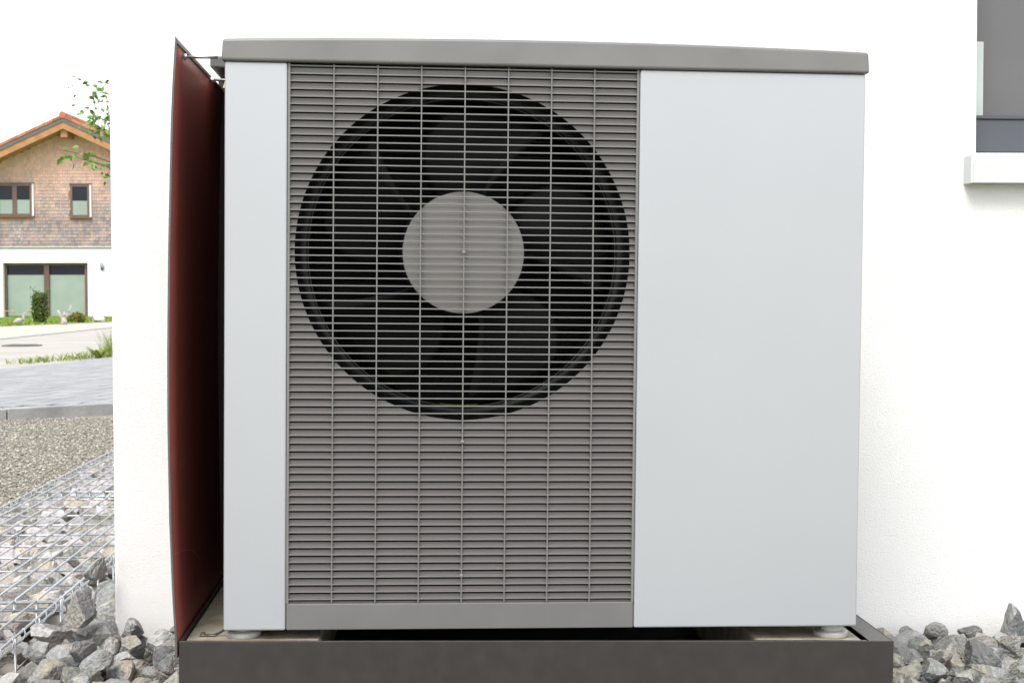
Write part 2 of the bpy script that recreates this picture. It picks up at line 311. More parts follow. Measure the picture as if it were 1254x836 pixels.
CZ = PZ-.006
for a, b in ((PX0+.004, bl), (br, PX1-.0445)):
    bm = bmesh.new(); box(bm, Pq((a, PY0+.016, -.05)), Pq((b, PY1-.01, CZ)), .004, 1); obj('concrete_beam', bm, M['concrete'], plinth)
boxo('gravel_tray', Pq((bl+.002, PY0+.02, -.05)), Pq((br-.002, PY1-.01, CZ-.11)), M['black'], plinth)  # black block: darkness of the hollow between the beams put into its colour

# ---------------------------------------------------------------- red side panel
RX, RZ0, RZ1, RY0, RY1 = PX0-.0005, PZ-.03, atY(217, 52, PY0).z, PY0, 3.09
panel = thing('side_screen', 'dark red sheet metal screen standing on the plinth edge beside the heat pump', 'metal screen', (RX, RY0, RZ0))
edge_px = [atY(x, y, PY0) for x, y in ((216.5, 783), (213, 725), (209.5, 636), (207.3, 520), (207, 430), (208.3, 300), (211.5, 150), (213.5, 100), (216.5, 52))]
def bow(z):
    zs_ = [p.z for p in edge_px]; return float(np.interp(z, zs_, [p.x for p in edge_px]))-RX
bm = bmesh.new(); nz, ny = 40, 10; rows = []
for side in (0, 1):
    g = []
    for i in range(nz+1):
        z = RZ0+(RZ1-RZ0)*i/nz
        g.append([bm.verts.new((bow(z)*(1-.35*j/ny)+(-.0016 if side else 0), (RY1-RY0)*j/ny, z-RZ0)) for j in range(ny+1)])
    rows.append(g)
for s, g in enumerate(rows):
    for i in range(nz):
        for j in range(ny):
            q = (g[i][j], g[i][j+1], g[i+1][j+1], g[i+1][j]); bm.faces.new(q if s == 0 else q[::-1])
a, b = rows
for i in range(nz): bm.faces.new((a[i][0], a[i+1][0], b[i+1][0], b[i][0])); bm.faces.new((a[i][ny], b[i][ny], b[i+1][ny], a[i+1][ny]))
for j in range(ny): bm.faces.new((a[nz][j], a[nz][j+1], b[nz][j+1], b[nz][j]))
bmesh.ops.recalc_face_normals(bm, faces=bm.faces[:])
obj('sheet', bm, M['red'], panel, True)
sm_ = mat('scratch_line', (.34, .15, .11), .6, c2=(.26, .1, .08), scale=60)
for line in (((213, 678), (220, 675), (228, 673), (234, 672.5), (239, 676), (244, 683)), ((222, 566), (226, 562), (229, 570))):
    bm = bmesh.new(); pp = []
    for px, py in line:
        q = Vector((0, 0, CAMZ)); d = ray(px, py); t = 2.45/d.y
        for _ in range(30):
            h_ = q+d*t; X_ = RX+bow(h_.z)*(1-.35*(h_.y-RY0)/(RY1-RY0)); t = X_/d.x
        pp.append(q+d*t-Vector((RX, RY0, RZ0)))
    tube(bm, pp, .0005, 5); obj('scratch', bm, sm_, panel)
bm = bmesh.new(); zt = RZ1-RZ0
prism(bm, [(bow(RZ1)-.0025, -.002, zt-.002), (bow(RZ1)+.0018, -.002, zt-.002), (bow(RZ1)+.0018, -.002, zt+.003), (bow(RZ1)-.0025, -.002, zt+.010)], (-bow(RZ1)*.35, RY1-RY0, .0))
obj('top_trim', bm, M['dark_trim'], panel)
bm = bmesh.new(); prev = None
ring_ = []
for i in range(nz+1):
    z = RZ0+(RZ1-RZ0)*i/nz; x = bow(z)
    ring_.append([bm.verts.new((x+dx, dy, z-RZ0)) for dx, dy in ((-.0028, -.0025), (.0006, -.0025), (.0006, -.0005), (-.0028, -.0005))])
for q, s in zip(ring_, ring_[1:]):
    for k in range(4): bm.faces.new((q[k], q[(k+1) % 4], s[(k+1) % 4], s[k]))
obj('edge_trim', bm, mat('edge_trim', (.09, .10, .095), .5, metal=.3, c2=(.12, .125, .12), scale=30), panel)
# threaded spacer rods between the screen and the heat pump
UX, UY, UZ, UT = -.32838, 2.37283, CAMZ-.5689, -.01071
def rodpos(px, py, X):
    d = ray(px, py); return Vector((0, 0, CAMZ)) + d*(X/d.x)
for px, py, xe in ((224, 70, UX-.006), (258, 98, UX+.004)):
    c = rodpos(px, py, RX+bow(RZ1-.03)*.96+.002); c.y = max(c.y, PY0+.03); ro = thing('spacer_rod', 'thin steel spacer rod with nut bolted through the red screen' if px < 240 else 'second spacer rod further back, in the shade below the rear cover', 'rod', c, 'spacer rods of the screen')
    bm = bmesh.new(); tube(bm, [(0, 0, 0), (xe-c.x, 0, 0)], .0026, 8); obj('rod', bm, M['steel'], ro, True)
    bm = bmesh.new(); tube(bm, [(.001, 0, 0), (.0065, 0, 0)], .0058, 6); obj('nut', bm, M['steel'], ro)

# ---------------------------------------------------------------- heat pump
hp = thing('heat_pump', 'white and grey outdoor heat pump with a large fan behind slats', 'heat pump', (UX, UY, UZ), rot=(0, -UT, 0))
W_, HB, D_ = 1.0975, .962, .50
G0, G1 = .1075, .7005                    # grille span
boxo('side_casing', (.003, .0305, .001), (.02, .34, HB-.002), M['rear_metal'], hp); boxo('side_casing', (W_-.02, .0305, .001), (W_-.003, .34, HB-.002), M['rear_metal'], hp)
boxo('casing', (.004, .341, .002), (W_-.004, D_, HB-.002), M['black'], hp)
def panelp(x0, x1, name='front_panel'):
    bm = bmesh.new(); box(bm, (x0, -.004, .0005), (x1, .03, HB), .0035, 3); return obj(name, bm, M['white_panel'], hp, True)
for a_, b_ in ((0, .1045), (.7035, W_)):
    o = panelp(a_, b_); e = o.modifiers.new('wn', 'WEIGHTED_NORMAL'); e.keep_sharp = True
# lid with a gentle camber and rounded ends
bm = bmesh.new(); prof = []; NX = 40; LX0, LX1, ZB = -.005, 1.1025, HB+.0005
def lidtop(x): t = (x-(LX0+LX1)/2)/((LX1-LX0)/2); return ZB+.0365+.0085*(1-t*t)
top = [(LX0+(LX1-LX0)*i/NX) for i in range(NX+1)]
poly = [(LX0, ZB)]
for k in range(5): an = math.pi/2*k/4; poly.append((LX0+.002+.006*(1-math.cos(an)), lidtop(LX0)-.006+.006*math.sin(an)))
poly += [(x, lidtop(x)) for x in top[1:-1]]
for k in range(5): an = math.pi/2*(1-k/4); poly.append((LX1-.002-.006*(1-math.cos(an)), lidtop(LX1)-.006+.006*math.sin(an)))
poly.append((LX1, ZB))
prism(bm, [(x, -.010, z) for x, z in poly], (0, D_+.03, 0))
lid = obj('lid', bm, M['grey_lid'], hp)
e = lid.modifiers.new('b', 'BEVEL'); e.width = .0045; e.segments = 3; e.limit_method = 'ANGLE'; e.angle_limit = rad(50)
# rear cover towards the wall
rc0 = atY(250, 69, 2.74); rc1 = atY(250, 83, 2.74)
bm = bmesh.new(); box(bm, (rc0.x-UX, 2.74-UY, rc1.z-UZ+.0), (1.05, 3.10-UY, rc0.z-UZ), .003)
rcv = obj('rear_cover', bm, M['rear_metal'], hp); boxo('rear_shield', (-.085, 2.905-UY, .0), (.1, 2.912-UY, rc1.z-UZ-.0005), mat('dark_brown', (.035, .014, .011), .6, c2=(.028, .012, .01), scale=6), rcv)
f0 = atY(266, 108, 2.70); f1 = atY(284, 92, 2.70)
bm = bmesh.new(); prism(bm, [(f0.x-UX, 2.70-UY, f0.z-UZ), (f1.x-UX, 2.70-UY, f0.z-UZ), (f1.x-UX, 2.70-UY, f1.z-UZ), (f0.x-UX+.008, 2.70-UY, f1.z-UZ)], (0, .05, 0)); obj('foam_pad', bm, M['foam'], hp)
boxo('rear_duct', (-.03, .50, .05), (1.03, .74, .955), M['black'], hp)

# grille: border, slats and bars in front of a plate with the round fan opening
YF = -.001
bm = bmesh.new()
box(bm, (.1055, YF, .0005), (.7025, .010, .0455), .0015)
grille = obj('grille', bm, M['band'], hp)
for a_, b_ in ((.1052, .1092), (.6985, .7025)): boxo('border', (a_, YF-.0003, .0457), (b_, .020, .9612), M['slat'], grille)
NS, zs0, zs1 = 72, .0530, .9577
bm = bmesh.new(); a_, b_ = .1080, .6995
prism(bm, [(a_, 0, .0010), (a_, 0, -.0010), (a_, .0062, -.0010), (a_, .0062, .0004)], (b_-a_, 0, 0))
sm = bpy.data.meshes.new('grille_slat'); bm.to_mesh(sm); bm.free()
for i in range(NS):
    mobj('grille_slat', sm, M['slat'], grille, loc=(0, YF+random.uniform(0, .0003), zs0+(zs1-zs0)*i/(NS-1)))
for i in range(1, 8):
    x = .1085+(.6993-.1085)*i/8; boxo('grille_bar', (x-.0010, YF-.0004, .0457), (x+.0010, .0048, .9610), M['slat'], grille)
FX, FZ, FR = .4035, .6465, .2865
for zz in (FZ, .3225, .0920):
    bm = bmesh.new(); lathe(bm, [(.0001, -.0018), (.0028, -.0018), (.0036, -.0006), (.0036, .002)], 'Y', 12, (.4040, YF, zz)); obj('screw', bm, M['slat'], grille, True)
# backing plate with hole
bm = bmesh.new(); n = 96; YP = .0050
x0_, x1_, z0_, z1_ = .106, .702, .044, .9615
def sq(a):
    c, s = math.cos(a), math.sin(a); t = 1e9
    if c > 1e-9: t = min(t, (x1_-FX)/c)
    if c < -1e-9: t = min(t, (x0_-FX)/c)
    if s > 1e-9: t = min(t, (z1_-FZ)/s)
    if s < -1e-9: t = min(t, (z0_-FZ)/s)
    return FX+c*t, FZ+s*t
angs = sorted([2*math.pi*k/n for k in range(n)]+[math.atan2(zc-FZ, xc-FX) % (2*math.pi) for xc in (x0_, x1_) for zc in (z0_, z1_)])
inn = [bm.verts.new((FX+FR*math.cos(a), YP, FZ+FR*math.sin(a))) for a in angs]; out = [bm.verts.new((sq(a)[0], YP, sq(a)[1])) for a in angs]
inb = [bm.verts.new((FX+FR*math.cos(a), YP+.004, FZ+FR*math.sin(a))) for a in angs]
for k in range(len(angs)):
    j = (k+1) % len(angs); bm.faces.new((inn[k], inn[j], out[j], out[k])); bm.faces.new((inn[j], inn[k], inb[k], inb[j]))
bmesh.ops.recalc_face_normals(bm, faces=bm.faces[:])
bmesh.ops.translate(bm, vec=(0, .007, 0), verts=bm.verts); backing = obj('backing_plate', bm, M['black'], hp)  # black sheet: darkens the gaps that draw the slat shadows
def half(z): return math.sqrt(max(0, FR*FR-(z-FZ)**2))
zsl = [zs0+(zs1-zs0)*i/(NS-1) for i in range(NS)]
shade_gap = lambda z: .0028+.0022*(zs1-z)/(zs1-zs0)            # gap onto black, drawing the shadow line below each slat
rows_ = [(.0456, zsl[0]-.0045)]+[(a+.0004, b-shade_gap(b)) for a, b in zip(zsl, zsl[1:])]
for za, zb in rows_:
    zq = [za+(zb-za)*k/4 for k in range(5)]; sides = ((x0_, None), (None, x1_)) if any(half(z) for z in zq) else ((x0_, x1_),)
    for xa, xb in sides:
        lo_ = [xa if xa is not None else FX+half(z) for z in zq]; hi_ = [xb if xb is not None else FX-half(z) for z in zq]
        if max(b-a for a, b in zip(lo_, hi_)) < .0005: continue
        pts_ = [(x, YP, z) for x, z in zip(hi_, zq)]+[(x, YP, z) for x, z in reversed(list(zip(lo_, zq)))]
        bm = bmesh.new(); prism(bm, pts_, (0, .0015, 0)); obj('louvre', bm, M['grey_plastic'], backing)  # grey plate cut into strips, leaving the shadow-line gaps open
# shroud: rounded black inlet ring, then a tube
bm = bmesh.new(); prof = [(FR+.004, YP+.0045)]+[(FR-.018*(1-math.cos(t)), YP+.0045+.03*math.sin(t)) for t in (.2, .5, .8, 1.1, 1.4, 1.57)]+[(FR-.0185, .17), (FR-.012, .19), (FR+.01, .2)]
lathe(bm, prof, 'Y', 96, (FX, 0, FZ), closed=False)
for f in [f for f in bm.faces if len(f.verts) > 4]: bm.faces.remove(f)
for f in bm.faces: 
    c = f.calc_center_median()
    if f.normal.dot(Vector((FX, c.y, FZ))-c) < 0: f.normal_flip()
shroud = obj('fan_shroud', bm, M['shroud'], hp, True)
bm = bmesh.new(); lathe(bm, [(FR-.0175, .0500), (FR-.0190, .0485), (FR-.0202, .0500), (FR-.0190, .0515)], 'Y', 96, (FX, 0, FZ), closed=True); obj('ring_bead', bm, mat('bead', (.05, .05, .05), .4, c2=(.03, .03, .03), scale=9), shroud, True)
bm = bmesh.new(); aa = [rad(262+i*1.6) for i in range(10)]
g = [[bm.verts.new((FX+(FR-.0192)*math.cos(a), yy, FZ+(FR-.0192)*math.sin(a))) for a in aa] for yy in (.066, .10)]
for k in range(9): bm.faces.new((g[0][k], g[0][k+1], g[1][k+1], g[1][k]))
obj('sticker', bm, M['leafy_sticker'], shroud)  # yellow-green patch low on the shroud
# heat exchanger behind the fan
hx = boxo('heat_exchanger', (.06, .30, .04), (.74, .335, .95), M['fins'], hp)
bm = bmesh.new(); 
for i in range(30): tube(bm, [(.06, .297, .06+i*.03), (.74, .297, .06+i*.03)], .0022, 6)
tag(obj('cooling_tubes', bm, mat('tube_metal', (.12, .13, .15), .3, metal=.8, c2=(.05, .055, .06), scale=8), hx), kind='stuff')
bm = bmesh.new(); box(bm, (.0205, .04, .0456), (.06, .3, .95)); box(bm, (.74, .04, .0456), (.78, .3, .95)); obj('inner_wall', bm, M['black'], hp)
# fan: hub with five swept blades
bm = bmesh.new(); HR = .1045; hy = .0085
lathe(bm, [(.0001, hy-.0005), (HR-.004, hy), (HR-.0008, hy+.001), (HR, hy+.004), (HR-.001, hy+.012)], 'Y', 72, (FX, 0, FZ)); hub = obj('fan_hub', bm, mat('hub_grey', (.25, .236, .234), .5, c2=(.265, .25, .247), scale=4), hp, True)
e = hub.modifiers.new('es', 'EDGE_SPLIT'); e.split_angle = rad(35)
bm = bmesh.new(); lathe(bm, [(HR+.004, hy+.0125), (HR+.0055, hy+.03), (HR+.0055, .13), (.02, .135)], 'Y', 64, (FX, 0, FZ)); obj('hub_rim', bm, M['blade'], hub, True)
bm = bmesh.new(); lathe(bm, [(.045, .14), (.05, .15), (.05, .22), (.02, .225)], 'Y', 32, (FX, 0, FZ)); obj('motor', bm, M['black'], hub, True)
for k in range(5):
    bm = bmesh.new(); nr, na = 10, 10; g = []
    for side in (0, 1):
        lay = []
        for i in range(nr+1):
            t = i/nr; r = HR+.004+(FR-.026-HR-.004)*t; row = []
            wid = rad(46)*(1-.12*t)+rad(10)*math.sin(math.pi*t)
            for j in range(na+1):
                s = j/na-.5; a = rad(92+72*k)+s*wid-rad(16)*t*t
                y = .085+s*.075*(1-.35*t)-.02*(s*s*4-.5)*.5+(.003 if side else 0)
                rr = r if i < nr else r-.006*(2*s)**4
                row.append(bm.verts.new((FX+rr*math.cos(a), y, FZ+rr*math.sin(a))))
            lay.append(row)
        g.append(lay)
    for sd_, lay in enumerate(g):
        for i in range(nr):
            for j in range(na):
                q = (lay[i][j], lay[i][j+1], lay[i+1][j+1], lay[i+1][j]); bm.faces.new(q if sd_ else q[::-1])
    A_, B_ = g
    for i in range(nr):
        for j in (0, na): bm.faces.new((A_[i][j], A_[i+1][j], B_[i+1][j], B_[i][j]))
    for j in range(na): bm.faces.new((A_[nr][j], A_[nr][j+1], B_[nr][j+1], B_[nr][j]))
    bmesh.ops.recalc_face_normals(bm, faces=bm.faces[:]); obj('fan_blade', bm, M['blade'], hub, True)
# levelling feet
for px in (298, 1017):
    fy = UY+.035; x = atY(px, 778, fy).x; zt_ = UZ+UT*(x-UX)
    for q, yy in enumerate((fy, fy+.38)):
        bm = bmesh.new(); cz = CZ+PT*(x-PX0); hgt = zt_-cz
        lathe(bm, [(.0001, 0), (.0285, 0), (.030, .002), (.030, .0085), (.027, .0105), (.018, .0115), (.018, hgt+.002)], 'Z', 40)
        ft = obj('foot', bm, M['foot'], hp, True); e = ft.modifiers.new('es', 'EDGE_SPLIT'); e.split_angle = rad(40)
        ft.matrix_parent_inverse = Matrix.LocRotScale(hp.location, hp.rotation_euler, None).inverted(); ft.location = (x, yy, cz+.0003)
# earth lead on the concrete
lug = thing('earth_lead', 'short dark earth lead with brass lug on the concrete by the left foot', 'cable', (UX-.02, UY+.02, CZ))
e0 = atY(275, 770.5, UY+.03) - lug.location; e1 = atY(262, 777, UY+.03) - lug.location
bm = bmesh.new(); tube(bm, [e0+Vector((.02, .0, .004)), e0, e1.lerp(e0, .5)+Vector((0, 0, -.001)), e1, e1+Vector((-.008, 0, -.002))], .0022, 8); obj('lead', bm, M['rubber'], lug, True)
bm = bmesh.new(); box(bm, (e1.x-.024, .004, .0008), (e1.x+.004, .013, .0024), .0005, 1); obj('lug_tongue', bm, M['brass'], lug)
bm = bmesh.new(); lathe(bm, [(.0001, 0), (.004, 0), (.004, .004), (.0001, .0045)], 'Z', 6, (e1.x-.018, .0085, .0026)); obj('bolt', bm, M['brass'], lug)

# ---------------------------------------------------------------- rocks
def rock_mesh(seed, sub=3, cuts=12, flat=.8):
    rng = random.Random(seed); b = bmesh.new(); bmesh.ops.create_icosphere(b, subdivisions=sub, radius=1)
    planes = []
    for _ in range(cuts):
        n = Vector((rng.gauss(0, 1), rng.gauss(0, 1), rng.gauss(0, 1))).normalized(); planes.append((n, rng.uniform(.42, .78)))
    for v in b.verts:
        for n, d in planes:
            k = v.co.dot(n)-d
            if k > 0: v.co -= n*k
    off = Vector((seed*3.1, seed*1.7, 0))
    for v in b.verts:
        v.co += v.co.normalized()*(noise.noise(v.co*2.2+off)*.05+noise.noise(v.co*7+off)*.025)
    sc = Vector((1, rng.uniform(.65, .95), flat*rng.uniform(.7, 1.05)))
    bmesh.ops.scale(b, vec=sc, verts=b.verts)
    mx_ = max(max(abs(v.co.x), abs(v.co.y)) for v in b.verts); bmesh.ops.scale(b, vec=(1/mx_,)*3, verts=b.verts)
    me = bpy.data.meshes.new('stone'); b.to_mesh(me); b.free()
    me.polygons.foreach_set('use_smooth', [True]*len(me.polygons)); me.set_sharp_from_angle(angle=rad(17)); return me
def family(mt, seeds, sub=3):
    out = []
    for s in seeds: me = rock_mesh(s, sub); me.materials.append(mt); out.append(me)
    return out
bed_fam = family(M['rock'], range(16)); gab_fam = family(M['gabion_rock'], range(40, 54))
def place(me, parent, loc, size, rng, tilt=.5, name='stone', eul=None):
    o = bpy.data.objects.new(name, me); COL.objects.link(o); o.parent = parent
    o.location = Vector(loc)-(parent.location if parent else Vector()); s = size*.5
    o.scale = (s*rng.uniform(.9, 1.1), s*rng.uniform(.85, 1.1), s*rng.uniform(.85, 1.15))
    o.rotation_euler = eul or (rng.uniform(-tilt, tilt), rng.uniform(-tilt, tilt), rng.uniform(0, 6.28)); return o
rng = random.Random(3)
def inpl(x, y, m=.02): return PX0-m < x < PX1+m and y > PY0-m
def ok(x, y): return not inpl(x, y, .035) and (y < WALL_Y-.03 or x < XC-.03) and x > -.785
cand = []
for lay, (step, zz, size) in enumerate(((.058, .016, .078), (.068, .040, .088))):
    y = 1.95
    while y < 4.1:
        x = -.79
        while x < 1.75:
            X, Y = x+rng.uniform(-.022, .022), y+rng.uniform(-.022, .022)
            if ok(X, Y): cand.append((X, Y, zz+(.026 if X < 0 else 0)+rng.uniform(-.012, .012), size*rng.uniform(.5, 1.2)))
            x += step
        y += step
def seen(c):
    d = Vector((c[0], c[1], c[2]-CAMZ)); z = d.dot(fw); px = CX+F*d.dot(rt)/z; py = CY-F*d.dot(up)/z
    return -40 < px < 1300 and py < 870
vis = [c for c in cand if seen(c)]; rest = [c for c in cand if not seen(c)]
random.Random(5).shuffle(vis); vis.sort(key=lambda c: -c[2])
for c in vis[:280]: place(rng.choice(bed_fam), stone_bed, c[:3], c[3], rng)
# some stones one can recognise
for px, py, Y, sz, sc, eul, col in (
    (62, 775, 2.78, .085, (1, .9, .85), (.2, .1, .4), 8), (101, 796, 2.76, .075, (1, .8, .9), (.5, .3, 1.2), 3), (98, 745, 3.02, .085, (1, .8, .9), (.3, .5, 2.2), 5), (118, 695, 3.06, .075, (.75, .8, 1.3), (.1, .1, .5), 9),
    (285-170, 812, 2.74, .08, (1, .9, .8), (.1, .4, 3), 1), (160, 772, 3.04, .075, (1, .8, .85), (.2, .2, 1.8), 2), (197, 785, 2.98, .075, (.9, .8, 1), (.1, .3, .2), 11),
    (1185, 775, 3.06, .078, (1, .6, 1.0), (.05, .3, .1), 4), (1240, 770, 3.05, .1, (1.25, .55, .8), (.1, 1.5, .3), 0), (1165, 800, 2.98, .115, (1, .8, .8), (.2, .1, .2), 0), (1110, 790, 3.0, .13, (1.05, .6, .7), (.2, -.1, .1), 7),
    (1148, 782, 3.05, .07, (.8, .6, 1.1), (.1, .5, .8), 12), (1215, 812, 2.93, .105, (1, .9, .75), (.2, .1, 1.9), 10), (1225, 830, 2.86, .10, (1, .9, .8), (.1, .1, 2.6), 13), (1122, 828, 2.85, .10, (1, .8, .7), (.2, .2, 3.0), 14), (1190, 834, 2.80, .085, (1, .9, .9), (.4, .1, .7), 15)):
    o = place(bed_fam[col], stone_bed, atY(px, py, Y), sz, rng, eul=eul); o.scale = Vector(sc)*sz*.5
low = [rock_mesh(s, 2) for s in range(60, 66)]
def lump(name, items, mt, parent, fam):
    b = bmesh.new()
    for c in items:
        me = rng.choice(fam); t = bmesh.new(); t.from_mesh(me)
        bmesh.ops.transform(t, matrix=Matrix.LocRotScale(Vector(c[:3])-(parent.location if parent else Vector()), __import__('mathutils').Euler((rng.uniform(-.6, .6), rng.uniform(-.6, .6), rng.uniform(0, 6.3))), Vector((c[3]*.5,)*3)), verts=t.verts)
        merge(b, t)
    o = obj(name, b, mt, parent); return tag(o, kind='stuff')
lump('loose_stones', vis[280:]+rest, M['rock'], stone_bed, low)

# ---------------------------------------------------------------- gabions (stone-filled wire baskets) along the path
GZ = CAMZ-.70
gxr = (atZ(0, 805, GZ).x+atZ(131, 677, GZ).x)/2; gxl = (atZ(0, 632, GZ).x+atZ(137, 545, GZ).x)/2
gy1 = atZ(70, 733, GZ).y; gy2 = atZ(90, 600, GZ).y
glen = gy2-gy1
def wire(bm, a, b, r=.0028): tube(bm, [a, b], r, 6)
for gi, (ya, lab) in enumerate(((gy1-glen, 'stone-filled wire gabion at the path, its end level with the plinth'), (gy1, 'stone-filled wire gabion in the middle of the row beside the house corner'), (gy2, 'stone-filled wire gabion at the far end of the row, next to the driveway'))):
    yb = ya+glen-.012; gb = thing('gabion', lab, 'gabion', (gxl, ya, 0), 'gabions along the path'); wdt = gxr-gxl; Lg = yb-ya; hgt = GZ+.16; base = -.16
    nl, ntn = max(6, round(wdt/.05)), max(4, round(Lg/.18))
    bm = bmesh.new(); wire(bm, (0, 0, 0), (0, Lg, 0)); lm = bpy.data.meshes.new('wire'); bm.to_mesh(lm); bm.free()
    bm = bmesh.new(); wire(bm, (0, 0, 0), (wdt, 0, 0)); tm = bpy.data.meshes.new('wire'); bm.to_mesh(tm); bm.free()
    bm = bmesh.new(); wire(bm, (0, 0, base), (0, 0, GZ)); vm_ = bpy.data.meshes.new('wire'); bm.to_mesh(vm_); bm.free()
    for i in range(nl+1): mobj('wire', lm, M['galv'], gb, True, (wdt*i/nl, 0, GZ))
    for j in range(ntn+1): mobj('wire', tm, M['galv'], gb, True, (0, Lg*j/ntn, GZ-.0056))
    for j in (0, ntn): mobj('wire', tm, M['galv'], gb, True, (0, Lg*j/ntn+(.004 if j == 0 else -.004), GZ-.022))
    for X in (0, wdt):
        for zz in (.016, .07, .12): mobj('wire', lm, M['galv'], gb, True, (X, 0, GZ-zz))
        for j in range(0, ntn+1 if X else 0): mobj('wire', vm_, M['galv'], gb, True, (X+(-.0046 if X == 0 else .0046), Lg*j/ntn, 0))
    for Y in (0, Lg):
        for i in range(1, nl*2): 
            if i % 2 == 0: mobj('wire', vm_, M['galv'], gb, True, (wdt*i/nl/2, Y, 0))
    for X in (0.0, wdt):                                   # spiral binder along the long edges
        bm = bmesh.new(); tube(bm, [(X+.008*math.cos(t*.8), t*Lg/ (34*5), GZ-.008+.010*math.sin(t*.8)) for t in range(34*5+1)], .0016, 5); obj('spiral_binder', bm, M['galv'], gb, True)
    y = ya+.04
    cnt = 0
    while y < yb-.01:
        x = gxl+.035
        while x < gxr-.02:
            sz = rng.uniform(.07, .13)
            if cnt < 280: place(rng.choice(gab_fam), gb, (x+rng.uniform(-.02, .02), y+rng.uniform(-.02, .02), GZ-.012-sz*.36+rng.uniform(-.014, .004)), sz, rng, .45); cnt += 1
            x += .074
        y += .066
    items = [(rng.uniform(gxl+.03, gxr-.03), rng.uniform(ya+.03, yb-.03), GZ-rng.uniform(.07, .11), .11) for _ in range(int(Lg*90))]
    items += [(gxr-.045, ya+.05+k*.08, GZ-.13, .1) for k in range(int(Lg/.08))]
    lump('inner_stones', items, M['gabion_rock'], gb, low)

# fine gravel on the path
pb = []
for s in range(8):
    r_ = random.Random(s); b = bmesh.new(); bmesh.ops.create_icosphere(b, subdivisions=1, radius=1)
    for v in b.verts: v.co *= r_.uniform(.7, 1.1)
    bmesh.ops.scale(b, vec=(1, r_.uniform(.6, .9), r_.uniform(.45, .7)), verts=b.verts); b.verts.ensure_lookup_table()
    pb.append((np.array([v.co[:] for v in b.verts]), np.array([[v.index for v in f.verts] for f in b.faces]))); b.free()
def pebbles(name, pts, smin, smax, parent, mt):
    rr = np.random.default_rng(4); VV, FF, n0 = [], [], 0
    for p in pts:
        v, f = pb[rr.integers(8)]; a = rr.uniform(0, 6.28); c, s = math.cos(a), math.sin(a); k = rr.uniform(smin, smax)
        R_ = np.array(((c, -s, 0), (s, c, 0), (0, 0, 1))); t = rr.uniform(-.5, .5); R2 = np.array(((1, 0, 0), (0, math.cos(t), -math.sin(t)), (0, math.sin(t), math.cos(t))))
        VV.append((v*k)@R2.T@R_.T+np.array(p)); FF.append(f+n0); n0 += len(v)
    me = bpy.data.meshes.new(name); me.from_pydata(np.concatenate(VV).tolist(), [], np.concatenate(FF).tolist()); me.update()
    return tag(mobj(name, me, mt, parent), kind='stuff')
pr = random.Random(9); pts = []
while len(pts) < 40000:
    Y = pr.uniform(3.6, 9.6); X = pr.uniform(-.52*Y, -.17*Y)
    if gxl-.02 < X < gxr+.02 and Y < gy2+glen: continue
    if X > XC-.01 and Y < WALL_Y+DEP+.01: continue
    if (Vector((X, Y, 0))-K0).dot(kn) > -.01: continue
    pts.append((X, Y, pr.uniform(-.010, -.002)))
pebbles('path_pebbles', pts, .0045, .010, gravel_path, M['pebble'])
# ---------------------------------------------------------------- manhole, weeds at the street edge
mh = atG(27, 423.5); bm = bmesh.new(); lathe(bm, [(.0001, .02), (.30, .02), (.32, .018), (.32, .006)], 'Z', 32)
for i in range(5): box(bm, (-.2, -.2+i*.09, .0205), (.2, -.17+i*.09, .026))
tag(obj('manhole_cover', bm, M['manhole'], loc=(mh.x, mh.y, ground(mh.y))), 'dark iron manhole cover set in the pale street', 'manhole cover')
def blades(bm, c, n, spread, h0, h1, wd, rngl, lean=.5):
    for _ in range(n):
        a = rngl.uniform(0, 6.28); r = spread*math.sqrt(rngl.random()); p = Vector((c[0]+r*math.cos(a), c[1]+r*math.sin(a), c[2]))
        h = rngl.uniform(h0, h1); b = rngl.uniform(0, 6.28); s = Vector((math.cos(b), math.sin(b), 0)); l = Vector((rngl.uniform(-lean, lean), rngl.uniform(-lean, lean), 0))*h; wv = s*wd*rngl.uniform(.6, 1.2)
        v = [bm.verts.new(q) for q in (p-wv/2, p+wv/2, p+l*.4+Vector((0, 0, h*.6))+wv*.4, p+l*.4+Vector((0, 0, h*.6))-wv*.4, p+l+Vector((0, 0, h)))]
        bm.faces.new(v[:4]); bm.faces.new((v[3], v[2], v[4]))
wr = random.Random(21)
bm = bmesh.new()
for px in range(24, 150, 3):
    t = px/140; base = atG(px, 447-11*t)
    if wr.random() < .88: blades(bm, base, 10, .22, .02, .07+.07*t, .014, wr, .8)
tag(obj('verge_grass', bm, M['grass']), kind='stuff')
def weed(px, py, h, label):
    c = atG(px, py); t = thing('weed', label, 'weed', c)
    bm = bmesh.new()
    for k in range(9):
        a = k*2.4+wr.uniform(-.3, .3); d = Vector((math.cos(a), math.sin(a), 0)); n_ = Vector((-d.y, d.x, 0)); L_ = h*wr.uniform(.7, 1); wv = L_*.16; prv = None
        for i in range(6):
            q = i/5; p = d*(L_*.75*q)+Vector((0, 0, L_*(q*.95-.35*q*q))); ww = wv*math.sin(math.pi*min(.97, .12+q*.86))
            cur = (bm.verts.new(p-n_*ww), bm.verts.new(p+n_*ww))
            if prv: bm.faces.new((prv[0], prv[1], cur[1], cur[0]))
            prv = cur
    obj('leaves', bm, M['grass'], t)
weed(121, 440, .3, 'broad-leaved green dock weed at the street edge beside the house corner')
c = atG(136, 440); bm = bmesh.new(); blades(bm, (0, 0, 0), 90, .12, .2, .45, .008, wr, .35)
tag(obj('grass_tuft', bm, M['grass'], loc=c), 'tall tuft of pale grass at the street edge behind the house corner', 'grass')

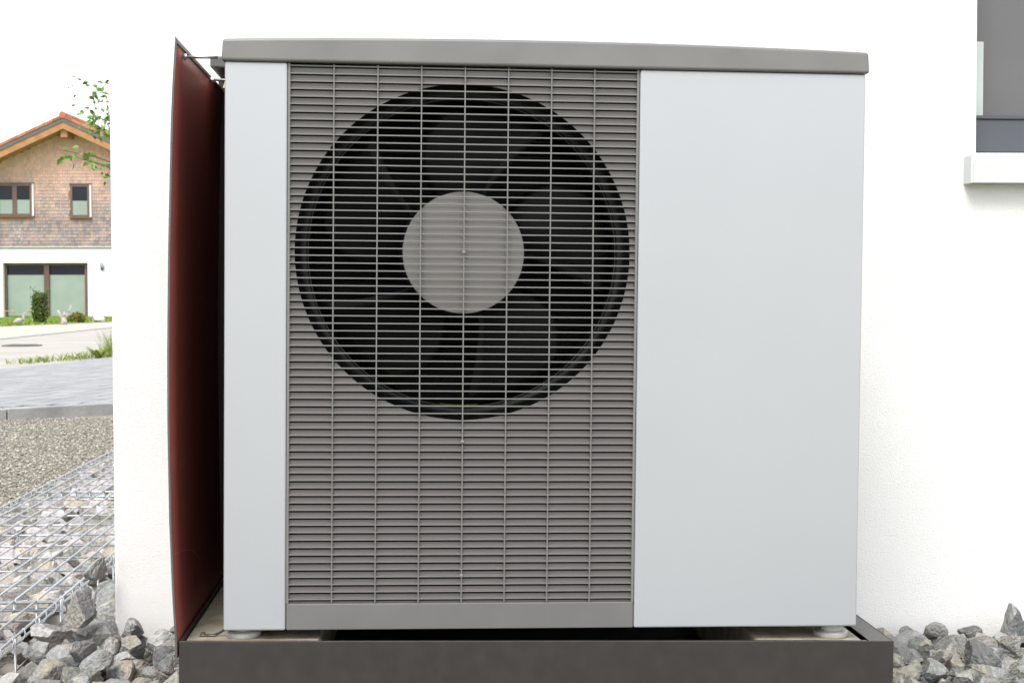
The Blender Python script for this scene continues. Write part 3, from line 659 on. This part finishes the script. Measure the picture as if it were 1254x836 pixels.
# ---------------------------------------------------------------- small tree behind the corner, its twigs reaching past the wall
TY = 8.7; tb = Vector((-.95, TY, ground(TY)))
tree = thing('young_tree', 'young green tree behind the house corner, leafy twigs against the sky', 'tree', tb)
tr = random.Random(33)
targets = [atY(x, y, TY+dy) for x, y, dy in ((101, 108, -.2), (112, 112, .1), (123, 124, 0), (97, 129, .2), (105, 140, -.1), (112, 146, .1), (122, 160, .1), (131, 140, 0), (117, 100, .2), (109, 150, 0), (116, 154, .1), (124, 163, .1), (130, 167, 0), (103, 136, .1), (128, 152, -.2), (70, 183, -.3), (84, 190, -.2), (104, 196, -.1), (118, 200, 0))]
for _ in range(46):
    a = tr.uniform(0, 6.28); r = tr.uniform(.2, .75); targets.append(Vector((-.95+r*math.cos(a), TY+r*math.sin(a), tr.uniform(1.3, 3.1))))
bmt = bmesh.new(); trunk_pts = [Vector((0, 0, -.05)), Vector((.03, .02, .7)), Vector((-.02, .03, 1.3)), Vector((.03, 0, 2.0)), Vector((.0, 0, 2.7))]
tube(bmt, trunk_pts, [.06, .05, .042, .03, .015], 10)
bml = bmesh.new()
def leaf(bm, p, s, r):
    d = Vector((r.gauss(0, 1), r.gauss(0, 1), r.gauss(-.3, .6))).normalized(); n_ = d.cross(Vector((r.gauss(0, 1), r.gauss(0, 1), r.gauss(0, 1)))).normalized(); k = d.cross(n_)*.08*s
    q = [bm.verts.new(p+v) for v in (Vector(), d*.4*s+n_*.32*s+k, d*s, d*.4*s-n_*.32*s+k)]; m_ = bm.verts.new(p+d*.45*s-k)
    bm.faces.new((q[0], q[1], m_)); bm.faces.new((q[1], q[2], m_)); bm.faces.new((q[2], q[3], m_)); bm.faces.new((q[3], q[0], m_))
for i, tg in enumerate(targets):
    e_ = tg-tb; z0 = max(.7, min(2.5, e_.z-.45-.25*tr.random())); s_ = Vector((0.01, .01, z0)); mid = s_.lerp(e_, .55)+Vector((tr.uniform(-.06, .06), tr.uniform(-.06, .06), .08))
    pts_ = [s_, s_.lerp(mid, .5)+Vector((0, 0, .03)), mid, mid.lerp(e_, .6)+Vector((0, 0, .02)), e_]
    tube(bmt, pts_, [.012, .008, .005, .003, .0015], 6)
    for k in range(14 if i < 19 else 46):
        t = tr.uniform(.78, 1.03) if i < 19 else tr.uniform(.35, 1.05); a_ = pts_[2].lerp(e_, max(0, (t-.55)/.45)) if t > .55 else s_.lerp(pts_[2], t/.55)
        leaf(bml, a_+Vector((tr.gauss(0, .03), tr.gauss(0, .04), tr.gauss(0, .03))), tr.uniform(.028, .058), tr)
obj('trunk', bmt, M['bark'], tree, True); obj('crown', bml, M['leaf'], tree)

# ---------------------------------------------------------------- neighbouring house across the street
TH = rad(4); ho = atY(70, 388, 55.2); ho.z = .0; hx_ = Vector((math.cos(TH), -math.sin(TH), 0)); hn = Vector((-math.sin(TH), -math.cos(TH), 0))
nb = thing('neighbour_house', 'neighbouring house with wooden shingles above white render and red tiled gable', 'house', ho, rot=(0, 0, -TH))
def L2(px, py, off=0):
    """photo pixel -> house-local (x, z) on the plane `off` metres in front of the facade"""
    d = ray(px, py); o_ = ho+hn*off; t = (o_-Vector((0, 0, CAMZ))).dot(hn)/d.dot(hn); p = Vector((0, 0, CAMZ))+d*t-ho
    return p.dot(hx_), p.z
ridge_x, _ = L2(86, 150); RO = .9                       # roof overhang towards the street
rz = L2(87, 146, RO)[1]; slope = .455; HWd = 5.2; zsplit = L2(70, 302)[1]
def nbox(name, x0, x1, y0, y1, z0, z1, mt, par=nb, bev=0): return boxo(name, (x0, y0, z0), (x1, y1, z1), mt, par, bev)
XL, XRr = ridge_x-HWd, ridge_x+HWd
ez = rz-.28-slope*HWd
# ground floor with opening for the glazed door
dx0, dz1 = L2(3, 322); dx1, _ = L2(107, 322); dz0 = L2(55, 388)[1]
bm = bmesh.new()
box(bm, (XL, .02, -.6), (dx0, 9, zsplit)); box(bm, (dx1, .02, -.6), (XRr, 9, zsplit)); box(bm, (dx0+.0005, .02, dz1), (dx1-.0005, 9, zsplit-.0005)); box(bm, (dx0+.0005, .02, -.6), (dx1-.0005, 9, dz0-.02)); box(bm, (dx0+.001, .6, dz0-.019), (dx1-.001, 8.9, dz1-.001))
obj('ground_floor', bm, M['render_white'], nb)
# upper floor core (gable prism)
wins = [(L2(0, 225)[0]-.1, L2(39, 225)[0], L2(20, 264.5)[1], L2(20, 225)[1], 2), (L2(86, 226)[0], L2(109.5, 226)[0], L2(97, 266)[1], L2(97, 226)[1], 1)]
bm = bmesh.new(); prism(bm, [(XL, .05, zsplit+.001), (XRr, .05, zsplit+.001), (XRr, .05, ez), (ridge_x, .05, rz-.28), (XL, .05, ez)], (0, 8.9, 0)); obj('upper_floor', bm, M['larch'], nb)
# shingles, each its own little board, joined because they are only a few pixels each
bm = bmesh.new(); sr = random.Random(2); sh = .13; row = 0; z = zsplit-.03
while z < rz-.3:
    x = XL+sr.uniform(0, .1)
    while x < XRr:
        wd = sr.uniform(.07, .13); zt_ = z+sh*1.25
        roofz = rz-.29-slope*abs(x+wd/2-ridge_x)
        if zt_ < roofz+.1 and not any(a-.03 < x+wd/2 < b+.03 and c_-.13 < z+sh*.5 < d_+.05 for a, b, c_, d_, _n in wins):
            y0 = .045; y1 = .024+sr.uniform(-.004, .004); zz = z+sr.uniform(-.008, .008)
            v = [bm.verts.new(q) for q in ((x, y1, zz), (x+wd-.006, y1, zz), (x+wd-.006, y0, zt_), (x, y0, zt_), (x, y1+.012, zz), (x+wd-.006, y1+.012, zz))]
            bm.faces.new((v[0], v[1], v[2], v[3])); bm.faces.new((v[4], v[5], v[1], v[0])); bm.faces.new((v[4], v[0], v[3])); bm.faces.new((v[1], v[5], v[2]))
        x += wd
    z += sh; row += 1
tag(obj('shingles', bm, M['shingle'], nb), kind='stuff')
nbox('drip_edge', XL, XRr, -.03, .03, zsplit-.06, zsplit-.025, M['verge'])
# windows upstairs
for x0, x1, z0, z1, npn in wins:
    wn = nbox('window', x0+.02, x1-.02, .0, .04, z0+.02, z1-.02, M['dark_glass'])
    fr = .085; bm = bmesh.new(); box(bm, (x0, -.03, z0), (x1, .05, z0+fr)); box(bm, (x0, -.03, z1-fr), (x1, .05, z1)); box(bm, (x0, -.03, z0+fr+.0005), (x0+fr, .05, z1-fr-.0005)); box(bm, (x1-fr, -.03, z0+fr+.0005), (x1, .05, z1-fr-.0005))
    if npn == 2: box(bm, ((x0+x1)/2-.09, -.028, z0+fr+.0005), ((x0+x1)/2+.09, .05, z1-fr-.0005))
    obj('frame', bm, M['brown_frame'], wn)
    xs_ = [x0+fr, x1-fr] if npn == 1 else [x0+fr, (x0+x1)/2-.09, (x0+x1)/2+.09, x1-fr]
    for k in range(0, len(xs_), 2): nbox('frosted_pane', xs_[k]+.002, xs_[k+1]-.002, -.012, -.002, z0+fr+.002, z0+fr+(z1-z0-2*fr)*.5, M['frosted'], wn)
    nbox('reveal_strip', x1+.001, x1+.075, -.03, .05, z0-.02, z1, M['white_alu'], wn)
    nbox('sill', x0-.03, x1+.08, -.09, .05, z0-.05, z0-.003, M['brown_frame'], wn)
    nbox('lintel_trim', x0-.03, x1+.08, -.05, .05, z1+.003, z1+.05, M['verge'], wn)
# patio door
pd = nbox('patio_door', dx0, dx1, .30, .34, dz0, dz1, M['dark_glass']); fr = .09; xm = L2(55, 350)[0]; bm = bmesh.new()
for a, b in ((dx0, dx0+fr), (xm-.1, xm+.1), (dx1-.17, dx1)): box(bm, (a, .2, dz0), (b, .35, dz1-.09))
box(bm, (dx0, .2, dz1-.0895), (dx1, .35, dz1)); obj('frame', bm, M['brown_frame'], pd)
zf = L2(55, 336.5)[1]
nbox('frosted_pane', dx0+fr+.004, xm-.104, .275, .295, dz0+.03, zf, M['frosted'], pd); nbox('frosted_pane', xm+.104, dx1-.174, .275, .295, dz0+.03, zf, M['frosted'], pd)
# wall lamp
lx, lz = L2(125, 327); lp = nbox('wall_lamp', lx-.05, lx+.05, -.05, .02, lz-.12, lz+.1, M['verge'], nb, .01); nbox('lamp_shade', lx-.045, lx+.07, -.16, -.051, lz-.02, lz+.17, M['steel'], lp, .02)
# roof: soffit, barge boards, verge strip and tiles on both slopes
for sgn in (-1, 1):
    def rp(s, dz): return (ridge_x+sgn*s, rz+dz-slope*s)
    S1 = HWd+.9
    def slab(name, y0, y1, d0, d1, mt, par, s0=0.0, s1=None):
        s1 = S1 if s1 is None else s1; bm = bmesh.new(); a = [rp(s0, d0), rp(s1, d0), rp(s1, d1), rp(s0, d1)]
        prism(bm, [(x, y0, z_) for x, z_ in a], (0, y1-y0, 0)); return obj(name, bm, mt, par)
    roof = slab('roof', -RO+.03, 9.6, -.27, -.12, M['larch'], nb)
    slab('barge_board', -RO, -RO+.028, -.36, -.10, M['larch'], roof)
    slab('verge_strip', -RO-.03, 9.63, -.099, .095, M['verge'], roof)
    slab('tile_bed', -RO-.02, 9.6, .0955, .115, M['tile'], roof)
    bm = bmesh.new(); s = .0
    nrow = 0
    while s < S1:
        for cy in range(34):
            y0 = -RO-.045+cy*.31; 
            a = [rp(s-.02, .165), rp(s+.37, .155), rp(s+.37, .11), rp(s-.02, .117)]
            pr_ = [(x, y0, z_) for x, z_ in a]
            if cy == 0: continue
            prism(bm, pr_, (0, .29, 0)) if nrow >= 0 else None
        t0 = [rp(s-.02, .175), rp(s+.37, .165), rp(s+.37, .02), rp(s-.02, .02)]
        vt = bmesh.new(); prism(vt, [(x, -RO-.055, z_+.0) for x, z_ in [rp(s-.02, .185), rp(s+.36, .17), rp(s+.36, .06), rp(s-.02, .075)]], (0, .3, 0)); obj('verge_tile', vt, M['tile'], roof)
        s += .35; nrow += 1
    bmesh.ops.recalc_face_normals(bm, faces=bm.faces[:]); tag(obj('roof_tiles', bm, M['tile'], roof), kind='stuff')
bm = bmesh.new()
for k in range(26): tube(bm, [(ridge_x, -RO-.06+k*.41, rz+.15+.015), (ridge_x, -RO-.06+k*.41+.44, rz+.15)], [.13, .115], 10)
tag(obj('ridge_tiles', bm, M['tile'], nb), kind='stuff')
for s in (0, -3.7, 3.7):
    zz = rz-.28-slope*abs(s)-.27; nbox('purlin', ridge_x+s-.13, ridge_x+s+.13, -RO+.12, .04, zz-.12, zz+.18 if s else zz+.2, M['larch'])

# lawn strip with shrubs and ornaments in front of it
def on_lawn(px, py): return atZ(px, py, .012)
bm = bmesh.new(); gr = random.Random(4)
for _ in range(12000):
    t = gr.random(); Y = 36+18.5*t*t; e = along(f0_, f1_, Y); p = Vector((e.x-gr.uniform(.05, 7), Y, .012))
    h = gr.uniform(.03, .09); wv = Vector((.016, gr.uniform(-.02, .02), 0)); l = Vector((gr.uniform(-.05, .05), gr.uniform(-.05, .05), h))
    bm.faces.new([bm.verts.new(q) for q in (p-wv, p+wv, p+l)])
tag(obj('lawn_grass', bm, M['grass']), kind='stuff')
def leafball(bm, c, rx, rz_, n, s, r, shape='ball'):
    for _ in range(n):
        t = r.random(); a = r.uniform(0, 6.28)
        if shape == 'ball':
            v = Vector((r.gauss(0, 1), r.gauss(0, 1), r.gauss(0, 1))).normalized()*(r.random()**.35); p = Vector((v.x*rx, v.y*rx, rz_+v.z*rz_))
        else:
            rr = rx*(.55+.55*math.sin(math.pi*min(1, t*.8+.1)))*(r.random()**.4); p = Vector((rr*math.cos(a), rr*math.sin(a), t*rz_*2))
        leaf(bm, Vector(c)+p, s*r.uniform(.6, 1.3), r)
c = on_lawn(49, 396); kx = F/c.y
shrub = thing('columnar_conifer', 'upright dark green conifer standing before the patio door', 'shrub', c)
bm = bmesh.new(); sr2 = random.Random(8); leafball(bm, (0, 0, .02), .20, .44, 2600, .07, sr2, 'col')
for k in range(9):
    a = sr2.uniform(0, 6.28); p0 = Vector((.12*math.cos(a), .12*math.sin(a), sr2.uniform(.4, .75))); p1 = p0+Vector((.12*math.cos(a), .12*math.sin(a), sr2.uniform(.25, .45)))
    for _ in range(55): leaf(bm, p0.lerp(p1, sr2.random())+Vector((sr2.gauss(0, .03), sr2.gauss(0, .03), sr2.gauss(0, .03))), .06, sr2)
obj('crown', bm, M['conifer'], shrub); bm = bmesh.new(); tube(bm, [(0, 0, -.05), (0, 0, .5)], [.035, .02], 8); obj('trunk', bm, M['bark'], shrub)
c = on_lawn(95, 395); sb2 = thing('round_shrub', 'low rounded yellow-green shrub on the lawn strip', 'shrub', c); bm = bmesh.new(); leafball(bm, (0, 0, 0), .25, .16, 1500, .06, sr2); obj('crown', bm, M['yellow_shrub'], sb2)
bm = bmesh.new(); tube(bm, [(0, 0, -.05), (0, 0, .2)], [.03, .02], 8); obj('trunk', bm, M['bark'], sb2)
c = on_lawn(86, 395); sb3 = thing('silver_plant', 'small pale green tufted plant beside the rounded shrub', 'plant', c); bm = bmesh.new(); leafball(bm, (0, 0, 0), .13, .1, 350, .05, sr2); obj('leaves', bm, M['leaf'], sb3)
# goose ornament
c = on_lawn(25, 398); gs = thing('goose_ornament', 'grey stone goose ornament with raised neck on the lawn edge', 'ornament', c)
bm = bmesh.new(); tube(bm, [(-.27, 0, .06), (-.2, 0, .13), (-.08, 0, .17), (.04, 0, .17), (.11, 0, .22), (.12, 0, .34), (.115, 0, .44), (.15, 0, .47), (.21, 0, .455)], [.02, .07, .115, .11, .06, .035, .035, .042, .012], 12)
tube(bm, [(-.06, 0, 0), (-.06, 0, .1)], .06, 10); obj('body', bm, M['statue'], gs, True); gs.scale = (.72,)*3
# gnarled root ornament
c = on_lawn(78, 397); rtt = thing('root_ornament', 'pale forked driftwood root standing on the lawn edge', 'ornament', c)
bm = bmesh.new(); tube(bm, [(0, 0, -.02), (.02, 0, .12), (0, 0, .25)], [.13, .1, .09], 9)
for pts_ in ([(0, 0, .2), (-.13, .02, .34), (-.22, 0, .52)], [(0, 0, .2), (.14, 0, .36), (.2, .02, .5), (.28, 0, .72)], [(0, 0, .18), (.05, -.06, .34), (.03, -.04, .46)]): tube(bm, pts_, [.075, .05, .035, .025][:len(pts_)], 8)
obj('wood', bm, M['statue'], rtt, True); rtt.scale = (.78,)*3
c = on_lawn(119, 394); bd = place(rock_mesh(77, 3), None, c+Vector((0, 0, .08)), .42, rng, .1, 'boulder'); bd.data.materials.append(M['gabion_rock']); tag(bd, 'grey-pink boulder lying on the lawn strip', 'boulder')
for k, px in enumerate((6, 17, 35, 38)):
    c = on_lawn(px, 391); fl = thing('yellow_flower', 'small yellow flower in front of the patio door', 'flower', c, 'yellow flowers before the patio door'); bm = bmesh.new(); tube(bm, [(0, 0, 0), (.02, 0, .3)], .008, 5); obj('stem', bm, M['grass'], fl)
    bm = bmesh.new()
    for q in range(6): a = q*1.047; leafball(bm, (.02+.03*math.cos(a), .03*math.sin(a), .28), .03, .02, 6, .05, sr2)
    obj('petals', bm, M['flower'], fl)
